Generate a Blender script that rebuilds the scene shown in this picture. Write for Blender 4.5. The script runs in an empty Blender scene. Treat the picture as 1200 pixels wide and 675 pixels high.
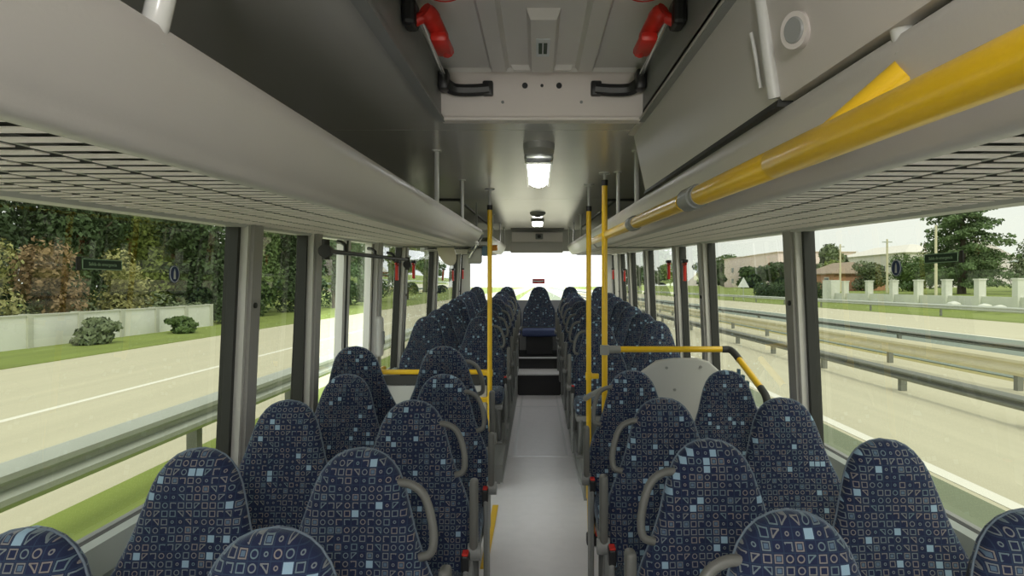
import bpy, bmesh, math, random
from mathutils import Vector, Matrix
random.seed(7)
S = bpy.context.scene
C = S.collection
PI = math.pi
ZC = 1.5          # eye height above the bus floor
F = 730.0         # focal length in pixels of the 1200 px frame
TILT = .034       # roof rises slightly towards the rear

# ------------------------------------------------------------------ materials
def mat(name, col, rough=.5, metal=0., bump=0., bscale=60., var=0., vscale=4., emit=0., spec=None, stretch=None):
    m = bpy.data.materials.new(name); m.use_nodes = True
    n = m.node_tree; b = n.nodes['Principled BSDF']
    b.inputs['Base Color'].default_value = (*col, 1)
    b.inputs['Roughness'].default_value = rough
    b.inputs['Metallic'].default_value = metal
    if spec is not None: b.inputs['Specular IOR Level'].default_value = spec
    if emit:
        b.inputs['Emission Color'].default_value = (*col, 1); b.inputs['Emission Strength'].default_value = emit
    tc = n.nodes.new('ShaderNodeTexCoord')
    vec = tc.outputs['Object']
    if stretch:
        mp = n.nodes.new('ShaderNodeMapping'); mp.inputs['Scale'].default_value = stretch
        n.links.new(vec, mp.inputs['Vector']); vec = mp.outputs['Vector']
    if var:
        t = n.nodes.new('ShaderNodeTexNoise'); t.inputs['Scale'].default_value = vscale; t.inputs['Detail'].default_value = 5
        n.links.new(vec, t.inputs['Vector'])
        r = n.nodes.new('ShaderNodeMix'); r.data_type = 'RGBA'
        r.inputs[6].default_value = (*[max(0, c*(1-var)) for c in col], 1)
        r.inputs[7].default_value = (*[min(1, c*(1+var)) for c in col], 1)
        n.links.new(t.outputs['Fac'], r.inputs[0]); n.links.new(r.outputs[2], b.inputs['Base Color'])
    if bump:
        t = n.nodes.new('ShaderNodeTexNoise'); t.inputs['Scale'].default_value = bscale
        n.links.new(vec, t.inputs['Vector'])
        u = n.nodes.new('ShaderNodeBump'); u.inputs['Strength'].default_value = bump; u.inputs['Distance'].default_value = .01
        n.links.new(t.outputs['Fac'], u.inputs['Height']); n.links.new(u.outputs['Normal'], b.inputs['Normal'])
    return m

def glass(name, tint, refl=1.0):
    m = bpy.data.materials.new(name); m.use_nodes = True
    n = m.node_tree; n.nodes.clear()
    o = n.nodes.new('ShaderNodeOutputMaterial')
    t = n.nodes.new('ShaderNodeBsdfTransparent'); t.inputs['Color'].default_value = (*tint, 1)
    g = n.nodes.new('ShaderNodeBsdfGlossy'); g.inputs['Roughness'].default_value = .01; g.inputs['Color'].default_value = (refl, refl, refl, 1)
    ge = n.nodes.new('ShaderNodeNewGeometry'); dt = n.nodes.new('ShaderNodeVectorMath'); dt.operation = 'DOT_PRODUCT'
    n.links.new(ge.outputs['Normal'], dt.inputs[0]); n.links.new(ge.outputs['Incoming'], dt.inputs[1])
    def mth(op, a, b=None):
        k = n.nodes.new('ShaderNodeMath'); k.operation = op
        for i, v in enumerate((a, b)):
            if v is None: continue
            if isinstance(v, (int, float)): k.inputs[i].default_value = v
            else: n.links.new(v, k.inputs[i])
        return k.outputs[0]
    fac = mth('ADD', mth('MULTIPLY', mth('POWER', mth('SUBTRACT', 1., mth('ABSOLUTE', dt.outputs['Value'])), 5.), .9), .045)
    x = n.nodes.new('ShaderNodeMixShader')
    n.links.new(fac, x.inputs[0]); n.links.new(t.outputs[0], x.inputs[1]); n.links.new(g.outputs[0], x.inputs[2])
    n.links.new(x.outputs[0], o.inputs[0])
    return m

def fabric():
    """navy moquette: a grid of little outlined squares, rings and corners, here and there a pale blue filled square"""
    m = bpy.data.materials.new('moquette'); m.use_nodes = True
    n = m.node_tree; b = n.nodes['Principled BSDF']; L = n.links.new
    def M(op, a, c=None, d=None):
        k = n.nodes.new('ShaderNodeMath'); k.operation = op
        for i, v in enumerate((a, c, d)):
            if v is None: continue
            if isinstance(v, (int, float)): k.inputs[i].default_value = v
            else: L(v, k.inputs[i])
        return k.outputs[0]
    def mix(fac, a, c):
        k = n.nodes.new('ShaderNodeMix'); k.data_type = 'RGBA'; L(fac, k.inputs[0])
        for i, v in ((6, a), (7, c)):
            if isinstance(v, tuple): k.inputs[i].default_value = (*v, 1)
            else: L(v, k.inputs[i])
        return k.outputs[2]
    tc = n.nodes.new('ShaderNodeTexCoord'); sp = n.nodes.new('ShaderNodeSeparateXYZ'); L(tc.outputs['UV'], sp.inputs[0])
    cs = 1/.0208
    x = M('MULTIPLY', sp.outputs[0], cs); z = M('MULTIPLY', sp.outputs[1], cs)
    fx = M('FLOOR', x); fz = M('FLOOR', z)
    u = M('SUBTRACT', M('FRACT', x), .5); v = M('SUBTRACT', M('FRACT', z), .5)
    oi = n.nodes.new('ShaderNodeObjectInfo')
    cb = n.nodes.new('ShaderNodeCombineXYZ'); L(fx, cb.inputs[0]); L(fz, cb.inputs[1]); L(M('MULTIPLY', oi.outputs['Random'], 91.), cb.inputs[2])
    wn = n.nodes.new('ShaderNodeTexWhiteNoise'); wn.noise_dimensions = '3D'; L(cb.outputs[0], wn.inputs['Vector'])
    r = wn.outputs['Value']; sc = n.nodes.new('ShaderNodeSeparateColor'); L(wn.outputs['Color'], sc.inputs[0])
    au = M('ABSOLUTE', u); av = M('ABSOLUTE', v)
    cheb = M('MAXIMUM', au, av)
    rad = M('SQRT', M('ADD', M('MULTIPLY', u, u), M('MULTIPLY', v, v)))
    def band(d, a, c): return M('MULTIPLY', M('GREATER_THAN', d, a), M('LESS_THAN', d, c))
    def rng(a, c): return M('MULTIPLY', M('GREATER_THAN', r, a), M('LESS_THAN', r, c))
    sq = M('MULTIPLY', band(cheb, .27, .38), rng(-.1, .34))
    ring = M('MULTIPLY', band(rad, .24, .35), rng(.34, .54))
    small = M('MULTIPLY', band(rad, .10, .20), rng(.54, .68))
    su = M('MULTIPLY', u, M('SIGN', M('SUBTRACT', sc.outputs[1], .5)))
    cond = M('GREATER_THAN', M('ADD', su, v), -.12)
    corner = M('MULTIPLY', M('MULTIPLY', band(cheb, .25, .37), cond), rng(.68, .82))
    dl = M('MULTIPLY', band(M('ABSOLUTE', M('ADD', su, v)), -.1, .09), M('LESS_THAN', cheb, .36))
    tri = M('MULTIPLY', M('MAXIMUM', dl, M('MULTIPLY', band(cheb, .27, .37), cond)), rng(.82, .945))
    out = M('MAXIMUM', M('MAXIMUM', M('MAXIMUM', sq, ring), M('MAXIMUM', small, corner)), tri)
    solid = M('MULTIPLY', M('LESS_THAN', cheb, .42), M('GREATER_THAN', r, .945))
    dot = M('MULTIPLY', M('LESS_THAN', cheb, .2), M('MULTIPLY', rng(.0, .1), 1.0))
    line = mix(sc.outputs[2], (.235, .205, .19), (.13, .19, .22))
    base = mix(M('GREATER_THAN', cheb, .455), (.016, .022, .062), (.026, .044, .085))
    c = mix(out, base, line)
    c = mix(dot, c, (.10, .15, .22))
    c = mix(solid, c, (.29, .42, .54))
    L(c, b.inputs['Base Color'])
    b.inputs['Roughness'].default_value = .85
    b.inputs['Sheen Weight'].default_value = .35; b.inputs['Sheen Roughness'].default_value = .4
    b.inputs['Sheen Tint'].default_value = (.7, .85, 1, 1)
    b.inputs['Specular IOR Level'].default_value = .2
    t = n.nodes.new('ShaderNodeTexNoise'); t.inputs['Scale'].default_value = 500
    L(tc.outputs['Object'], t.inputs['Vector'])
    bu = n.nodes.new('ShaderNodeBump'); bu.inputs['Strength'].default_value = .25; bu.inputs['Distance'].default_value = .003
    L(t.outputs['Fac'], bu.inputs['Height']); L(bu.outputs['Normal'], b.inputs['Normal'])
    return m

M = {}
M['fabric'] = fabric()
M['piping'] = mat('piping', (.13, .17, .22), .6)
M['shell'] = mat('seat_shell', (.045, .05, .058), .5, bump=.1, bscale=300)
M['grip'] = mat('grey_grip', (.145, .145, .135), .45, bump=.1, bscale=200)
M['greyplastic'] = mat('grey_plastic', (.26, .265, .26), .45, var=.05)
M['palegrey'] = mat('pale_grey', (.55, .55, .53), .4, var=.04)
M['bin'] = mat('rack_grey', (.52, .495, .475), .38, bump=.03, bscale=150, var=.03)
M['slat'] = mat('slat_white', (.93, .86, .84), .5)
M['ceil'] = mat('ceiling_satin', (.74, .72, .69), .25, metal=.3, bump=.012, bscale=120, var=.03)
M['hatch'] = mat('hatch_grey', (.76, .73, .70), .42, bump=.02, bscale=200, var=.04)
M['frame'] = mat('hatch_frame', (.80, .735, .70), .42, bump=.02, bscale=200)
M['locker'] = mat('locker_grey', (.50, .475, .445), .42, bump=.04, bscale=180, var=.03)
M['pinkgrey'] = mat('warm_grey', (.60, .555, .53), .42, bump=.02, bscale=200)
M['post'] = mat('white_tube', (.62, .62, .60), .25)
M['yellow'] = mat('yellow_coat', (.80, .50, .018), .28, bump=.03, bscale=250, var=.04)
M['black'] = mat('black_plastic', (.018, .018, .02), .4)
M['rubber'] = mat('black_rubber', (.03, .032, .03), .6)
M['red'] = mat('red_plastic', (.62, .025, .015), .38)
M['pillar'] = mat('pillar_grey', (.34, .33, .315), .45, var=.05)
M['pillarlight'] = mat('pillar_edge', (.60, .59, .565), .4)
M['sill'] = mat('sill_grey', (.42, .47, .44), .4)
M['panel'] = mat('side_panel', (.30, .31, .30), .6, bump=.1, bscale=250)
M['partition'] = mat('partition_grey', (.50, .505, .49), .5, bump=.05, bscale=150, var=.05)
M['floor'] = mat('floor_vinyl', (.82, .80, .82), .33, bump=.06, bscale=90, var=.06, vscale=14)
M['floortrim'] = mat('floor_trim', (.70, .70, .71), .3, metal=.4)
M['chrome'] = mat('chrome', (.75, .75, .74), .15, metal=1)
M['dark'] = mat('matt_dark', (.035, .036, .034), .6)
M['step'] = mat('step_riser', (.022, .022, .023), .55, bump=.2, bscale=300)
M['lens'] = mat('lamp_lens', (.96, .97, 1.0), .2, emit=10.)
M['lens_bright'] = mat('rear_lamp_lens', (1., .97, .95), .2, emit=26.)
M['silver'] = mat('lamp_silver', (.72, .75, .76), .22, metal=.9)
M['lampbase'] = mat('lamp_base', (.33, .33, .32), .4)
M['green'] = mat('sticker_green', (.010, .045, .020), .5)
M['greenedge'] = mat('sticker_line', (.42, .62, .40), .5)
M['blue'] = mat('sticker_blue', (.018, .045, .16), .5)
M['white'] = mat('white_print', (.75, .78, .80), .5)
M['cream'] = mat('cream_plastic', (.78, .72, .60), .4)
M['orange'] = mat('orange_plastic', (.75, .28, .03), .4)
M['bluecoat'] = mat('blue_plastic', (.10, .20, .30), .4)
M['bench'] = mat('bench_blue', (.05, .07, .17), .8, var=.2, vscale=40)
M['glass'] = glass('tinted_glass', (.385, .395, .345))
M['door_glass'] = glass('clear_glass', (.86, .90, .84))
M['rear_glass'] = glass('rear_glass', (.90, .92, .93))
# outdoors
M['asphalt'] = mat('road_pale', (.57, .545, .40), .9, var=.13, vscale=1.2, stretch=(3., .05, 1))
M['asphalt2'] = mat('road_dark', (.22, .265, .225), .9, var=.18, vscale=1.2, stretch=(3., .05, 1))
M['asphalt3'] = mat('road_dark_green', (.20, .235, .15), .9, var=.1, vscale=1.2, stretch=(3., .05, 1))
M['paint'] = mat('road_paint', (.85, .84, .74), .7)
M['grass'] = mat('grass', (.21, .27, .055), .95, var=.35, vscale=1.2, stretch=(1.5, .25, 1))
M['verge'] = mat('dry_verge', (.36, .325, .13), .95, var=.3, vscale=1.5, stretch=(2., .1, 1))
M['steel'] = mat('galvanised', (.52, .56, .50), .45, metal=.25, var=.1)
M['steel2'] = mat('galvanised_dark', (.20, .21, .18), .6)
M['creamrail'] = mat('cream_barrier', (.70, .66, .47), .7, var=.1)
M['wallwhite'] = mat('garden_wall', (.72, .74, .68), .85, var=.15, vscale=.8)
M['walldark'] = mat('wall_cap', (.50, .52, .44), .85)
M['bark'] = mat('bark', (.09, .075, .05), .9, var=.3)
def leafmat(nm, c, v=.45):
    m = mat(nm, c, .8, var=v, vscale=1.1)
    return m
LEAF = {'dark': leafmat('leaf_dark', (.05, .088, .03)), 'mid': leafmat('leaf_mid', (.085, .14, .038)),
        'light': leafmat('leaf_light', (.17, .22, .05)), 'orange': leafmat('leaf_orange', (.24, .165, .085)),
        'yellow': leafmat('leaf_yellow', (.27, .27, .10)), 'fir': leafmat('leaf_fir', (.12, .19, .075)),
        'grey': leafmat('leaf_grey', (.15, .19, .10))}
M['pinkwall'] = mat('pink_render', (.95, .78, .76), .9, var=.05)
M['whitewall'] = mat('white_render', (.78, .75, .70), .9)
M['brick'] = mat('brick', (.45, .24, .15), .9, var=.2)
M['rooftile'] = mat('roof_tile', (.33, .26, .20), .9, var=.2)
M['darkwin'] = mat('house_window', (.10, .11, .12), .2)
M['hill'] = mat('hill', (.50, .47, .42), 1, var=.15, vscale=.02)
M['bale'] = mat('sand', (.62, .47, .33), .9, var=.2)

# ------------------------------------------------------------------ mesh helpers
def obj(name, bm, m, parent=None, smooth=False, bevel=0):
    bmesh.ops.recalc_face_normals(bm, faces=bm.faces)
    me = bpy.data.meshes.new(name); bm.to_mesh(me); bm.free()
    for k in (m if isinstance(m, (list, tuple)) else [m]): me.materials.append(M[k] if isinstance(k, str) else k)
    if smooth:
        for p in me.polygons: p.use_smooth = True
        me.set_sharp_from_angle(angle=math.radians(smooth if smooth is not True else 45))
    o = bpy.data.objects.new(name, me); C.objects.link(o)
    if parent: o.parent = parent
    if bevel:
        b = o.modifiers.new('edge', 'BEVEL'); b.width = bevel; b.segments = 2; b.limit_method = 'ANGLE'
    return o
def tag(o, label, cat, group=None, kind=None):
    o['label'] = label; o['category'] = cat
    if group: o['group'] = group
    if kind: o['kind'] = kind
    return o
def thing(name, label, cat, loc=(0, 0, 0), group=None, rz=0):
    o = bpy.data.objects.new(name, None); C.objects.link(o); o.location = loc; o.rotation_euler = (0, 0, rz)
    o.empty_display_size = .1
    return tag(o, label, cat, group)
def struct(name, bm, m, parent=None, label=None, cat=None, **k):
    o = obj(name, bm, m, parent, **k)
    if not parent:
        o['kind'] = 'structure'
        if label: o['label'] = label; o['category'] = cat
    return o
def box(bm, x0, x1, y0, y1, z0, z1, mi=0):
    v = [bm.verts.new(p) for p in ((x0,y0,z0),(x1,y0,z0),(x1,y1,z0),(x0,y1,z0),(x0,y0,z1),(x1,y0,z1),(x1,y1,z1),(x0,y1,z1))]
    for f in ((0,3,2,1),(4,5,6,7),(0,1,5,4),(1,2,6,5),(2,3,7,6),(3,0,4,7)):
        q = bm.faces.new([v[i] for i in f]); q.material_index = mi
    return v
def rbox(bm, x0, x1, y0, y1, z0, z1, r=.01, seg=2, mi=0):
    t = bmesh.new(); box(t, x0, x1, y0, y1, z0, z1, mi)
    bmesh.ops.recalc_face_normals(t, faces=t.faces)
    bmesh.ops.bevel(t, geom=list(t.edges), offset=r, segments=seg, affect='EDGES', profile=.5)
    for f in t.faces: f.material_index = mi
    merge(bm, t)
def merge(bm, t):
    me = bpy.data.meshes.new('tmp'); t.to_mesh(me); t.free(); bm.from_mesh(me); bpy.data.meshes.remove(me)
def slope_box(bm, x0, x1, y0, y1, za0, za1, zb0, zb1, mi=0):
    """box whose bottom/top heights differ at y0 (za*) and y1 (zb*)"""
    v = [bm.verts.new(p) for p in ((x0,y0,za0),(x1,y0,za0),(x1,y1,zb0),(x0,y1,zb0),(x0,y0,za1),(x1,y0,za1),(x1,y1,zb1),(x0,y1,zb1))]
    for f in ((0,3,2,1),(4,5,6,7),(0,1,5,4),(1,2,6,5),(2,3,7,6),(3,0,4,7)):
        q = bm.faces.new([v[i] for i in f]); q.material_index = mi
def rings(bm, rr, cap=True, mi=0, closed=True):
    vs = [[bm.verts.new(p) for p in r] for r in rr]
    n = len(rr[0])
    for a, b in zip(vs[:-1], vs[1:]):
        for i in range(n if closed else n-1):
            f = bm.faces.new((a[i], a[(i+1) % n], b[(i+1) % n], b[i])); f.material_index = mi
    if cap:
        for q in (vs[0][::-1], vs[-1]):
            f = bm.faces.new(q); f.material_index = mi
    return vs
def tube(bm, pts, r, n=12, mi=0, cap=True):
    pts = [Vector(p) for p in pts]; rr = []
    rs = r if isinstance(r, (list, tuple)) else [r]*len(pts)
    up = None
    for i, p in enumerate(pts):
        d = (pts[min(i+1, len(pts)-1)] - pts[max(i-1, 0)]).normalized()
        if up is None:
            up = Vector((0, 0, 1)) if abs(d.z) < .9 else Vector((1, 0, 0))
        a = d.cross(up).normalized(); b = a.cross(d).normalized(); up = b
        rr.append([p + rs[i]*(math.cos(2*PI*k/n)*a + math.sin(2*PI*k/n)*b) for k in range(n)])
    rings(bm, rr, cap, mi)
def smooth_path(P, n=6):
    """Catmull-Rom through the points"""
    P = [Vector(p) for p in P]; Q = [P[0]*2-P[1]] + P + [P[-1]*2-P[-2]]; out = []
    for i in range(1, len(Q)-2):
        for k in range(n):
            t = k/n; a, b, c, d = Q[i-1:i+3]
            out.append(.5*((2*b)+(c-a)*t+(2*a-5*b+4*c-d)*t*t+(3*b-a-3*c+d)*t**3))
    out.append(P[-1]); return out
def prism(bm, prof, y0, y1, plane='xz', tilt=0., n=1, mi=0):
    """profile (a,b) extruded along y (with the roof's rise)"""
    rr = []
    for k in range(n+1):
        y = y0+(y1-y0)*k/n
        rr.append([(a, y, b+tilt*y) for a, b in prof])
    rings(bm, rr, True, mi)
def disc(bm, c, axis, r, h, n=24, mi=0, r2=None):
    c = Vector(c); axis = Vector(axis).normalized()
    tube(bm, [c, c+axis*h], [r, r2 if r2 is not None else r], n, mi)
def px(x, y, D): return Vector(((x-629)*D/F, D, ZC-(y-335)*D/F))
def copy_tree(o, parent=None):
    c = o.copy(); C.objects.link(c)
    if parent: c.parent = parent
    for ch in list(o.children): copy_tree(ch, c)
    return c
def roof(dz, y): return ZC+dz+TILT*y

# ------------------------------------------------------------------ camera
cam = bpy.data.cameras.new('camera'); co = bpy.data.objects.new('camera', cam); C.objects.link(co)
co.location = (0, 0, ZC); co.rotation_euler = (PI/2, 0, 0)
cam.sensor_width = 36; cam.lens = F/1200*36; cam.shift_x = -29/1200; cam.shift_y = -2.5/1200
cam.clip_start = .05; cam.clip_end = 3000
S.camera = co

# ------------------------------------------------------------------ bus shell
XL, XR = -1.23, 1.25
Y0, YR = -2.2, 10.1
def wx(side, z):                 # the side walls lean in a little above the sill
    b = XL if side < 0 else XR
    return b - side*.045*max(0, (z-.75))
bm = bmesh.new(); box(bm, XL-.1, XR+.1, Y0, 8.55, -.12, 0); struct('floor', bm, 'floor')
# floor hatch outlines in the aisle and edge trims
bm = bmesh.new()
for y in (5.48, 7.75): box(bm, -.25, .33, y-.012, y+.012, 0, .003)
for x in (-.195, .265): box(bm, x-.012, x+.012, 5.5, 8.5, 0, .003)
struct('trim_1', bm, 'floortrim')
bm = bmesh.new()
box(bm, -.275, -.252, 4.7, 8.55, 0, .012); box(bm, .318, .34, 4.7, 8.55, 0, .012)
struct('trim_2', bm, 'floortrim')
bm = bmesh.new(); box(bm, -.30, -.262, 3.30, 4.25, 0, .006); o = obj('floor_edge_strip', bm, 'yellow')
tag(o, 'yellow edge strip along the aisle floor beside the side door', 'strip')

def pz(y): return .165+.058*(y-5.1)        # top of the raised seat platforms
bm = bmesh.new(); slope_box(bm, XL, -.26, 4.72, 9.0, -.02, pz(4.72), -.02, pz(9.0)); struct('floor_platform_left', bm, 'panel')
bm = bmesh.new(); slope_box(bm, .33, XR, 4.35, 9.0, -.02, pz(4.35), -.02, pz(9.0)); struct('floor_platform_right', bm, 'panel')
bm = bmesh.new(); box(bm, XL, -.32, 2.75, 3.55, 0, .12); struct('floor_plinth_left', bm, 'panel')
# rear steps
bm = bmesh.new()
box(bm, -.26, .33, 8.55, 9.15, 0, .29, 0); box(bm, -.26, .33, 8.54, 8.55, 0, .275, 1)
box(bm, XL, XR, 9.1, YR, 0, .46, 1); box(bm, -.26, .33, 8.53, 8.56, .275, .292, 2); box(bm, -.26, .33, 9.05, 9.11, .445, .463, 2)
struct('floor_steps', bm, ['floor', 'step', 'floortrim'])

def wall(side, doors):
    bm = bmesh.new(); x = XL if side < 0 else XR; t = .07
    y = Y0
    for a, b in doors + [(YR+.1, YR+.1)]:
        rr = (x-t, x) if side < 0 else (x, x+t)
        if a > y: box(bm, *rr, y, a, -.35, .78)
        y = b
    xt = wx(side, 2.05); rr = (xt-t, xt) if side < 0 else (xt, xt+t)
    box(bm, *rr, Y0, YR+.1, 2.02, 2.75)
    return bm
struct('wall_left', wall(-1, [(3.30, 4.50)]), 'panel')
struct('wall_right', wall(1, []), 'panel')
bm = bmesh.new()
box(bm, XL-.07, XR+.07, YR, YR+.08, .4, 1.27); box(bm, XL-.07, XR+.07, YR, YR+.08, 2.06, 2.75)
for s in (-1, 1):
    x = .02+s*1.10; box(bm, min(x, x+s*.22), max(x, x+s*.22), YR, YR+.08, 1.25, 2.1)
struct('wall_rear', bm, 'pillarlight')
bm = bmesh.new()
box(bm, -.42, .42, YR-.14, YR, 2.03, 2.20, 0); box(bm, -.40, .42, YR-.12, YR-.02, 2.20, 2.36, 1)
struct('wall_rear_header', bm, ['bin', 'slat'], bevel=.01)

# sills: pale ledges under the panes
for side, nm, spans in ((-1, 'trim_3', [(Y0, 3.28), (4.52, YR)]), (1, 'trim_4', [(Y0, YR)])):
    bm = bmesh.new(); x = XL if side < 0 else XR
    for a, b in spans:
        p = [(x+side*.01, .70), (x-side*.055, .70), (x-side*.06, .72), (x-side*.02, .785), (x+side*.01, .79)]
        prism(bm, p, a, b)
    struct(nm, bm, 'sill')

# panes and pillars
def pane(name, side, y0, y1, z0, z1, g, parent=None):
    bm = bmesh.new()
    v = [bm.verts.new((wx(side, z)+side*.035, y, z)) for y, z in ((y0, z0), (y1, z0), (y1, z1), (y0, z1))]
    bm.faces.new(v)
    o = struct(name, bm, g, parent); return o
def frame_bars(side, y0, y1, z0, z1, w=.018):
    bm = bmesh.new()
    for a, b in ((y0, y0+w), (y1-w, y1)):
        pil(bm, side, a, b, z0, z1, .02, .045, 0)
    for a, b in ((z0, z0+w), (z1-w, z1)):
        xx = wx(side, (a+b)/2); box(bm, min(xx+side*.02, xx+side*.045), max(xx+side*.02, xx+side*.045), y0, y1, a, b)
    return bm
def pil(bm, side, y0, y1, z0, z1, d0, d1, mi):
    rr = []
    for z in (z0, z1):
        a, b = wx(side, z)+side*d0, wx(side, z)+side*d1
        rr.append([(a, y0, z), (b, y0, z), (b, y1, z), (a, y1, z)])
    rings(bm, rr, True, mi)
PILL = [(-1, 2.55, .105), (-1, 3.26, .09), (-1, 4.56, .09), (-1, 5.5, .09), (-1, 7.2, .10), (-1, 9.3, .1),
        (1, 2.89, .105), (1, 4.45, .10), (1, 5.3, .09), (1, 6.75, .10), (1, 7.95, .1), (1, 8.9, .1)]
for i, (s, y, w) in enumerate(PILL):
    bm = bmesh.new(); z0 = .0 if (s < 0 and y in (3.26, 4.56)) else .76
    pil(bm, s, y-w*.30, y+w*.5, z0, 2.06, -.045, .06, 0)       # main post
    pil(bm, s, y-w*.5, y-w*.26, z0, 2.06, -.030, .058, 1)      # pale strip towards the front
    pil(bm, s, y-w*.72, y-w*.5, z0, 2.06, .0, .05, 2)          # rubber seal
    pil(bm, s, y+w*.5, y+w*.62, z0, 2.06, .0, .05, 2)
    tube(bm, [(wx(s, 1.42)-s*.044, y, 1.42), (wx(s, 1.42)-s*.052, y, 1.42)], .012, 10, 2)
    struct('trim_%d' % (i+5), bm, ['pillar', 'pillarlight', 'rubber'])
wn = 0
for side, ys in ((-1, [-.35, 2.5, None]), (-1, [2.6, 3.22, None]), (-1, [4.6, 5.46, None]), (-1, [5.54, 7.15, None]), (-1, [7.25, 9.25, None]), (-1, [9.35, 10.08, None]),
                 (1, [-.35, 2.84, None]), (1, [2.94, 4.40, None]), (1, [4.5, 5.26, None]), (1, [5.34, 6.7, None]), (1, [6.8, 7.9, None]), (1, [8.0, 8.85, None]), (1, [8.95, 10.08, None])):
    wn += 1
    o = struct('window_%d' % wn, frame_bars(side, ys[0], ys[1], .765, 2.04), 'rubber')
    pane('glass_pane', side, ys[0], ys[1], .77, 2.03, 'glass' if ys[0] < 6.8 else 'glass', o)
wn += 1
bm = bmesh.new(); v = [bm.verts.new(p) for p in ((-1.1, YR+.05, 1.26), (1.14, YR+.05, 1.26), (1.14, YR+.05, 2.08), (-1.1, YR+.05, 2.08))]; bm.faces.new(v)
struct('window_%d' % wn, bm, 'rear_glass')
bm = bmesh.new(); box(bm, XL-.07, XR+.07, Y0-.1, Y0, -.35, .6); box(bm, XL-.07, XR+.07, Y0-.1, Y0, 2.08, 2.7)
struct('wall_front', bm, 'panel')
bm = bmesh.new(); box(bm, XL-.06, XL-.0, Y0, -.4, .7, 2.1); struct('wall_left_front', bm, 'panel')
bm = bmesh.new(); box(bm, XR, XR+.06, Y0, -.4, .7, 2.1); struct('wall_right_front', bm, 'panel')
wn += 1
bm = bmesh.new(); bm.faces.new([bm.verts.new(p) for p in ((XL, Y0-.05, .59), (XR, Y0-.05, .59), (XR, Y0-.05, 2.09), (XL, Y0-.05, 2.09))])
struct('window_%d' % wn, bm, 'door_glass')
# double door on the left
for k, (a, b) in enumerate(((3.31, 3.87), (3.91, 4.50))):
    bm = bmesh.new()
    for y0, y1 in ((a, a+.05), (b-.05, b)): pil(bm, -1, y0, y1, .03, 2.02, .0, .045, 0)
    for z0, z1 in ((.03, .13), (1.95, 2.02)): pil(bm, -1, a+.05, b-.05, z0, z1, .0, .045, 0)
    pil(bm, -1, a-.012 if k else b, a if k else b+.012, .03, 2.02, .0, .05, 1)
    d = struct('door_%d' % (k+1), bm, ['pillarlight', 'rubber'])
    pane('glass_pane', -1, a+.05, b-.05, .13, 1.95, 'door_glass', d)

# ------------------------------------------------------------------ ceiling
DZ = .56
HW = .385; HX = .02            # hatch half width / centre
HY0, HY1 = 1.05, 2.38
bm = bmesh.new()
def cpl(x0, x1, y0, y1, m=0):
    slope_box(bm, x0, x1, y0, y1, roof(DZ, y0), roof(DZ, y0)+.03, roof(DZ, y1), roof(DZ, y1)+.03, m)
cpl(-1.25, HX-HW, Y0, 2.59); cpl(HX+HW, 1.27, Y0, 2.59); cpl(HX-HW, HX+HW, Y0, HY0); cpl(HX-HW, HX+HW, HY1, 2.59)
cpl(-1.25, 1.27, 2.597, 5.3); cpl(-1.25, 1.27, 5.31, YR+.1)
for y in (2.594, 5.305): slope_box(bm, -1.25, 1.27, y-.006, y+.006, roof(DZ, y)+.008, roof(DZ, y)+.03, roof(DZ, y)+.008, roof(DZ, y)+.03, 1)
struct('ceiling', bm, ['ceil', 'dark'])
bm = bmesh.new()
slope_box(bm, -.68, -.655, 5.3, 9.6, roof(DZ, 5.3)-.014, roof(DZ, 5.3), roof(DZ, 9.6)-.014, roof(DZ, 9.6))
slope_box(bm, .66, .685, 5.3, 9.6, roof(DZ, 5.3)-.014, roof(DZ, 5.3), roof(DZ, 9.6)-.014, roof(DZ, 9.6))
slope_box(bm, -1.2, -.62, 5.28, 5.31, roof(DZ, 5.3)-.02, roof(DZ, 5.3), roof(DZ, 5.3)-.02, roof(DZ, 5.3))
slope_box(bm, .6, 1.2, 5.28, 5.31, roof(DZ, 5.3)-.02, roof(DZ, 5.3), roof(DZ, 5.3)-.02, roof(DZ, 5.3))
struct('trim_30', bm, 'dark')
bm = bmesh.new(); slope_box(bm, -.40, .42, 9.55, 9.75, roof(DZ, 9.6)-.012, roof(DZ, 9.6), roof(DZ, 9.75)-.02, roof(DZ, 9.75))
o = obj('ceiling_air_slot', bm, 'dark'); tag(o, 'dark slot across the ceiling above the rear window', 'vent')

def bm_(*a):
    b = bmesh.new(); box(b, *a); return b
# roof hatch (local coordinates: origin at the middle of its rear edge, on the ceiling plane)
hatch = thing('roof_hatch', 'grey ribbed roof emergency hatch with two red levers', 'hatch', (HX, HY1, roof(DZ, HY1)))
hatch.rotation_euler = (math.atan(TILT), 0, 0)
L = HY1-HY0; H = .15
bm = bmesh.new()
for s in (-1, 1):                                       # frame: side walls, then end walls, with a lip on the ceiling
    bm = bmesh.new()
    box(bm, *sorted((s*HW, s*(HW+.02))), -L, 0, -.004, H+.06)
    box(bm, *sorted((s*(HW-.012), s*(HW+.022))), -L-.02, .012, -.012, 0)
    obj('side_frame', bm, 'greyplastic', hatch)
bm = bmesh.new(); box(bm, -HW, HW, 0, .02, -.004, H+.06); obj('front_frame', bm_(-HW, HW, -L-.02, -L, -.004, H+.06), 'frame', hatch)
rbox(bm, -HW+.0, HW-.0, -.012, .05, -.010, .004, .004)
for x, r in ((-.065, .011), (.065, .011), (0, .006)): disc(bm, (x, -.001, H-.028), (0, -1, 0), r, .005, 12, 1)
for x in (-.15, .15): disc(bm, (x, -.001, .06), (0, -1, 0), .006, .003, 10, 2)
obj('end_frame', bm, ['frame', 'black', 'greyplastic'], hatch)
bm = bmesh.new()                                        # lid: plate with ribs, bosses
zl = H+.03
box(bm, -HW, HW, -L, -.0, zl, zl+.02)
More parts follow.
